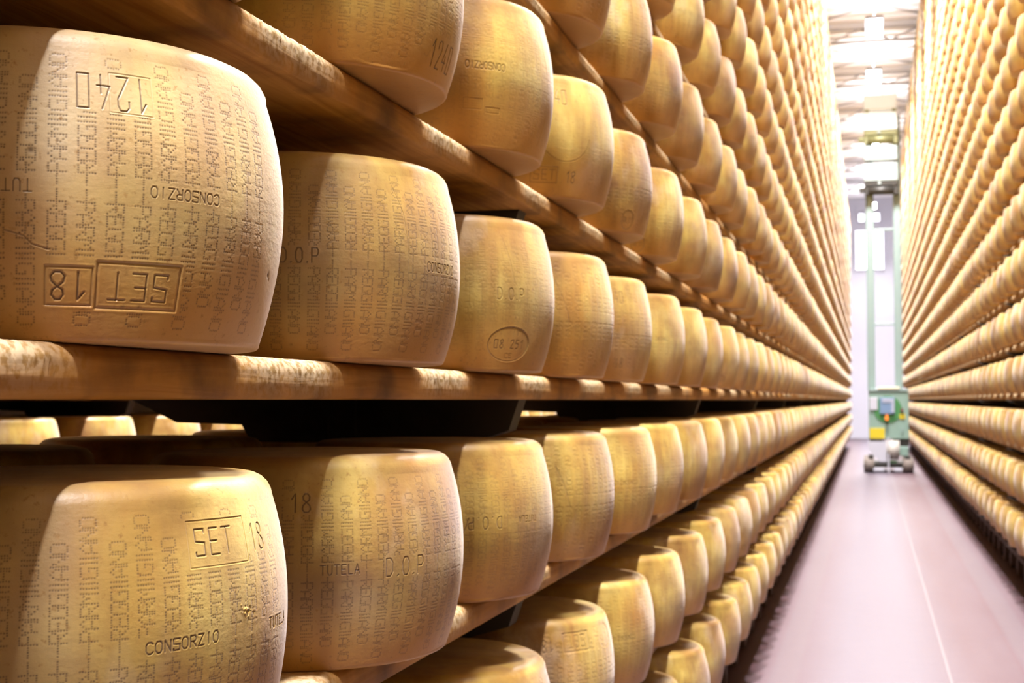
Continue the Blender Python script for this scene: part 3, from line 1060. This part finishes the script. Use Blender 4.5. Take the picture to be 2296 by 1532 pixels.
FACE_L, FACE_R = -0.606, 1.032
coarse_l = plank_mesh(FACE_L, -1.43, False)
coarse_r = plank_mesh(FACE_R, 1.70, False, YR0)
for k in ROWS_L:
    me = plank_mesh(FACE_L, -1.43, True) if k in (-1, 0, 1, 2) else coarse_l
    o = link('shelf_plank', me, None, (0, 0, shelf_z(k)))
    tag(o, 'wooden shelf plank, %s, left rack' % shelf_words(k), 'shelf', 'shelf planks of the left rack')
for k in ROWS_R:
    o = link('shelf_plank', coarse_r, None, (0, 0, shelf_z(k)))
    tag(o, 'wooden shelf plank, %s, right rack' % shelf_words(k), 'shelf', 'shelf planks of the right rack')
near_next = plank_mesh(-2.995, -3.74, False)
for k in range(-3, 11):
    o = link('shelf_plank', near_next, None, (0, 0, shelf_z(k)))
    if k in (-1, 0):
        tag(o, 'wooden shelf plank glimpsed through the dark gap, in the rack across the next aisle', 'shelf', 'shelf planks glimpsed across the next aisle')
    else:
        tag(o, 'wooden shelf plank of the rack across the next aisle, behind the left rack', 'shelf', 'shelf planks across the next aisle')

# ------------------------------------------------------------------ rack frames
def arm_shape(mb, b):
    """cantilever bracket: deep over the post, stepped and tapering towards both tips"""
    x0, x1, y0, y1, z0, z1 = b
    d = z1 - z0
    w_ = x1 - x0
    pts = [(x0 - .10, z1), (x0 + .0, z1 - d * .55), (x0 + .14, z1 - d * .6), (x0 + .16, z0), (x1 - .10, z0), (x1 - .02, z1 - d * .7), (x1, z1)]
    return mb.prism(pts, 'y', y0, y1)


def rack(name_label, xm, x_in, x_out, rows, ztop, near_parts, y_end, cat='rack'):
    root = empty('storage_rack', (xm, Y0 + 2.5 * STEP, 0))
    tag(root, name_label, cat)
    oy = Y0 + 2.5 * STEP
    ys = [oy + i * 5 * STEP for i in range(-1, 16) if oy + i * 5 * STEP < y_end]
    for y in ys:
        MB().box(-.03, .03, y - oy - .03, y - oy + .03, 0, ztop, 0.004).build('upright', M_STEEL, root)
    rest = MB(); cnt = 0
    for i, y in enumerate(ys):
        for k in rows:
            zt = shelf_z(k) - PLK
            b = (min(x_in, x_out) - xm, max(x_in, x_out) - xm, y - oy - .028, y - oy + .028, zt - 0.082, zt)
            if i <= near_parts and -3 <= k <= 7:
                arm_shape(MB(), b).build('arm', M_STEEL, root)
            else:
                arm_shape(rest, b); cnt += 1
    if cnt:
        ro = rest.build('arm', M_STEEL, root); ro['kind'] = 'stuff'
    sg = 1 if x_in > x_out else -1
    xf = x_in - xm
    # low sill beam and its stub feet along the floor
    MB().box(min(xf - sg * .10, xf - sg * .16), max(xf - sg * .10, xf - sg * .16), -oy + Y_P0, Y_P1 - oy, 0.13, 0.165, 0.004).build('sill_beam', M_BASE, root)
    MB().box(min(xf - sg * .3, xf - sg * .36), max(xf - sg * .3, xf - sg * .36), -oy + Y_P0, Y_P1 - oy, 0.13, 0.26).build('floor_rail', M_STEEL, root)
    feet = MB()
    y = Y_P0 + .2
    while y < Y_P1:
        feet.box(min(xf - sg * .09, xf - sg * .17), max(xf - sg * .09, xf - sg * .17), y - oy - .05, y - oy + .05, 0, 0.13)
        y += STEP
    fo = feet.build('foot', M_BASE, root); fo['kind'] = 'stuff'
    # tall posts carry the lowest shelf
    return root


rack('tall dark steel rack on the left carrying the wooden shelves of cheese', -0.98, -0.63, -1.33, ROWS_L, shelf_z(14) - PLK, 2, 44.2)
rack('tall dark steel rack on the right side of the aisle carrying cheese', 1.40, 1.08, 1.69, ROWS_R, shelf_z(19) - PLK, 0, 44.2)
rack('dark steel rack across the next aisle, seen through the dark gap', -3.37, -3.05, -3.70, range(-3, 11), shelf_z(10) - PLK, 0, 12.5)

# ------------------------------------------------------------------ the green stacker machine in the aisle
GY = 29.0
g = empty('stacker_crane', (0.36, GY, 0))
tag(g, 'green cheese stacking machine with tall twin masts standing in the aisle', 'machine')


def gp(mb, name, mat, parent=None, lab=None):
    o = mb.build(name, mat, parent or g)
    if lab: o['label'] = lab
    return o


bx = lambda x0, x1, y0, y1, z0, z1, bev=0.006: MB().box(x0 - .36, x1 - .36, y0, y1, z0, z1, bev)
# chassis
ch = bx(-0.06, 0.80, -0.42, 0.9, 0.10, 0.20, 0.01)
ch.box(-0.03 - .36, 0.06 - .36, -0.45, 0.5, 0.02, 0.34, 0.01)
ch.box(0.66 - .36, 0.77 - .36, -0.45, 0.5, 0.02, 0.34, 0.01)
gp(ch, 'chassis', M_DARK)
for x in (-0.02, 0.73):
    for yy in (-0.36, 0.75):
        wh = MB().cyl((x - .36 - .10, yy, 0.15), (x - .36 + .10, yy, 0.15), 0.15, seg=28)
        wo = gp(wh, 'wheel', M_RUBBER)
        MB().cyl((x - .36 - .11, yy, 0.15), (x - .36 + .11, yy, 0.15), 0.06, seg=16).build('hub', M_OLIVE, wo)
fb = bx(0.06, 0.27, -0.50, -0.44, 0.03, 0.10, 0.01)
fb.box(0.46 - .36, 0.62 - .36, -0.50, -0.44, 0.03, 0.10, 0.01)
gp(fb, 'front_bumper', M_WHITE)
gp(bx(0.34, 0.37, -0.50, -0.40, 0.0, 0.70, 0.004), 'guide_rod', M_WHITE)
# sloped white battery cover, reel, side gearbox
cv = MB().prism([(-0.40, 0.62), (-0.04, 0.62), (-0.04, 0.22), (-0.17, 0.22), (-0.38, 0.44)], 'y', -0.40, 0.1)
gp(cv, 'battery_cover', M_WHITE)
rl = MB().cyl((-0.03, -0.32, 0.45), (0.19, -0.32, 0.45), 0.19, seg=32)
rl.cyl((-0.045, -0.32, 0.45), (-0.03, -0.32, 0.45), 0.20, seg=32).cyl((0.19, -0.32, 0.45), (0.205, -0.32, 0.45), 0.20, seg=32)
gp(rl, 'cable_reel', M_CREAM)
gp(bx(0.57, 0.74, -0.35, 0.1, 0.33, 0.52, 0.015), 'gearbox', M_GREEN)
gp(bx(0.33, 0.52, -0.38, 0.0, 0.10, 0.24, 0.01), 'drive_housing', M_GREEN2)
br = bx(-0.01, 0.25, -0.36, 0.2, 0.62, 0.67, 0.004)
br.box(0.45 - .36, 0.76 - .36, -0.30, 0.2, 0.53, 0.67, 0.004)
gp(br, 'bracket', M_DARK)
# cabinet
cab = gp(bx(-0.02, 0.755, -0.32, 0.18, 0.67, 1.62, 0.012), 'cabinet', M_GREEN)
top = bx(-0.03, 0.765, -0.34, 0.20, 1.62, 1.665, 0.006)
gp(top, 'cabinet_lid', M_MAST)
gp(bx(0.16, 0.58, -0.35, -0.28, 1.665, 1.71, 0.006), 'top_strip', M_TAN)
patch = MB().cyl((-0.01, -0.322, 1.26), (-0.01, -0.332, 1.26), 0.27, seg=36)
patch.bm.verts.ensure_lookup_table()
gp(patch, 'emblem_disc', M_GREEN2, lab='round green painted disc behind the control panel')
pan = gp(bx(0.195, 0.485, -0.37, -0.332, 1.17, 1.50, 0.008), 'control_panel', M_BLUE)
MB().box(0.245 - .36, 0.42 - .36, -0.378, -0.370, 1.40, 1.48).build('display', M_LILAC, pan)
MB().box(0.42 - .36, 0.48 - .36, -0.376, -0.370, 1.20, 1.47).build('key_strip', M_LILAC, pan)
gp(bx(0.0, 0.155, -0.345, -0.322, 1.25, 1.50, 0.005), 'notice', M_WHITE)
gp(MB().cyl((-0.03, -0.33, 1.075), (-0.03, -0.40, 1.075), 0.042, 0.036, seg=20).cyl((-0.03, -0.33, 1.13), (-0.03, -0.37, 1.13), 0.028, seg=14), 'stop_button', M_ORANGE)
gp(MB().cyl((0.265, -0.32, 1.25), (0.265, -0.37, 1.25), 0.034, seg=18), 'selector_knob', M_BROWN)
gp(bx(0.575, 0.685, -0.335, -0.322, 1.07, 1.17, 0.003), 'small_sign', M_YELLOW)
gp(bx(-0.005, 0.285, -0.340, -0.322, 0.675, 0.885, 0.004), 'warning_sign', M_YELLOW)
gp(bx(0.61, 0.64, -0.345, -0.322, 0.80, 0.91, 0.004), 'door_handle', M_MAST)
# masts
for x0, x1 in ((-0.035, 0.12), (0.505, 0.655)):
    ms = bx(x0, x1, 0.0, 0.16, 1.66, 7.25, 0.006)
    ms.box(x0 - .36 + .03, x1 - .36 - .03, -0.02, 0.0, 1.66, 7.25, 0)
    gp(ms, 'mast', M_MAST)
gp(bx(0.12, 0.505, 0.04, 0.10, 2.96, 3.0, 0.004), 'rung', M_MAST)
gp(bx(0.12, 0.505, 0.04, 0.10, 4.9, 4.94, 0.004), 'rung', M_MAST)
# two lifting carriages near the top, each a boxed platform over a greasy roller beam
for zb, cm, pm in ((5.58, M_DARK, M_CAGE_DIM), (6.62, M_OLIVE, M_CAGE_LIT)):
    car = gp(bx(-0.06, 0.60, -0.24, -0.02, zb + 0.30, zb + 0.66, 0.015), 'carriage', pm)
    MB().box(-0.06 - .36, 0.60 - .36, -0.22, -0.02, zb + 0.72, zb + 1.02, 0.02).build('hood', pm, car)
    beam = MB().box(-0.06 - .36, 0.60 - .36, -0.22, -0.0, zb + 0.20, zb + 0.30, 0.008)
    beam.cyl((0.02 - .36, -0.16, zb + .11), (0.52 - .36, -0.16, zb + .11), 0.09, seg=20)
    beam.box(-0.05 - .36, 0.04 - .36, -0.2, 0.02, zb + 0.02, zb + 0.24, 0.01)
    beam.box(0.51 - .36, 0.61 - .36, -0.2, 0.02, zb + 0.02, zb + 0.24, 0.01)
    beam.box(-0.16 - .36, -0.05 - .36, -0.18, -0.06, zb + 0.08, zb + 0.18, 0.01)
    MB().box(-0.03 - .36, 0.05 - .36, -0.23, -0.05, zb + 0.66, zb + 0.72).build('spacer', cm, car)
    MB().box(0.50 - .36, 0.58 - .36, -0.23, -0.05, zb + 0.66, zb + 0.72).build('spacer', cm, car)
    beam.build('roller_beam', cm, car)
    MB().cyl((-0.12, -0.24, zb + 0.25), (-0.12, -0.26, zb + 0.25), 0.03, seg=14).build('lamp', M_CAGE_DIM, car)
gp(bx(-0.05, 0.60, -0.2, 0.16, 7.30, 7.62, 0.02), 'mast_head', M_CAGE_LIT)
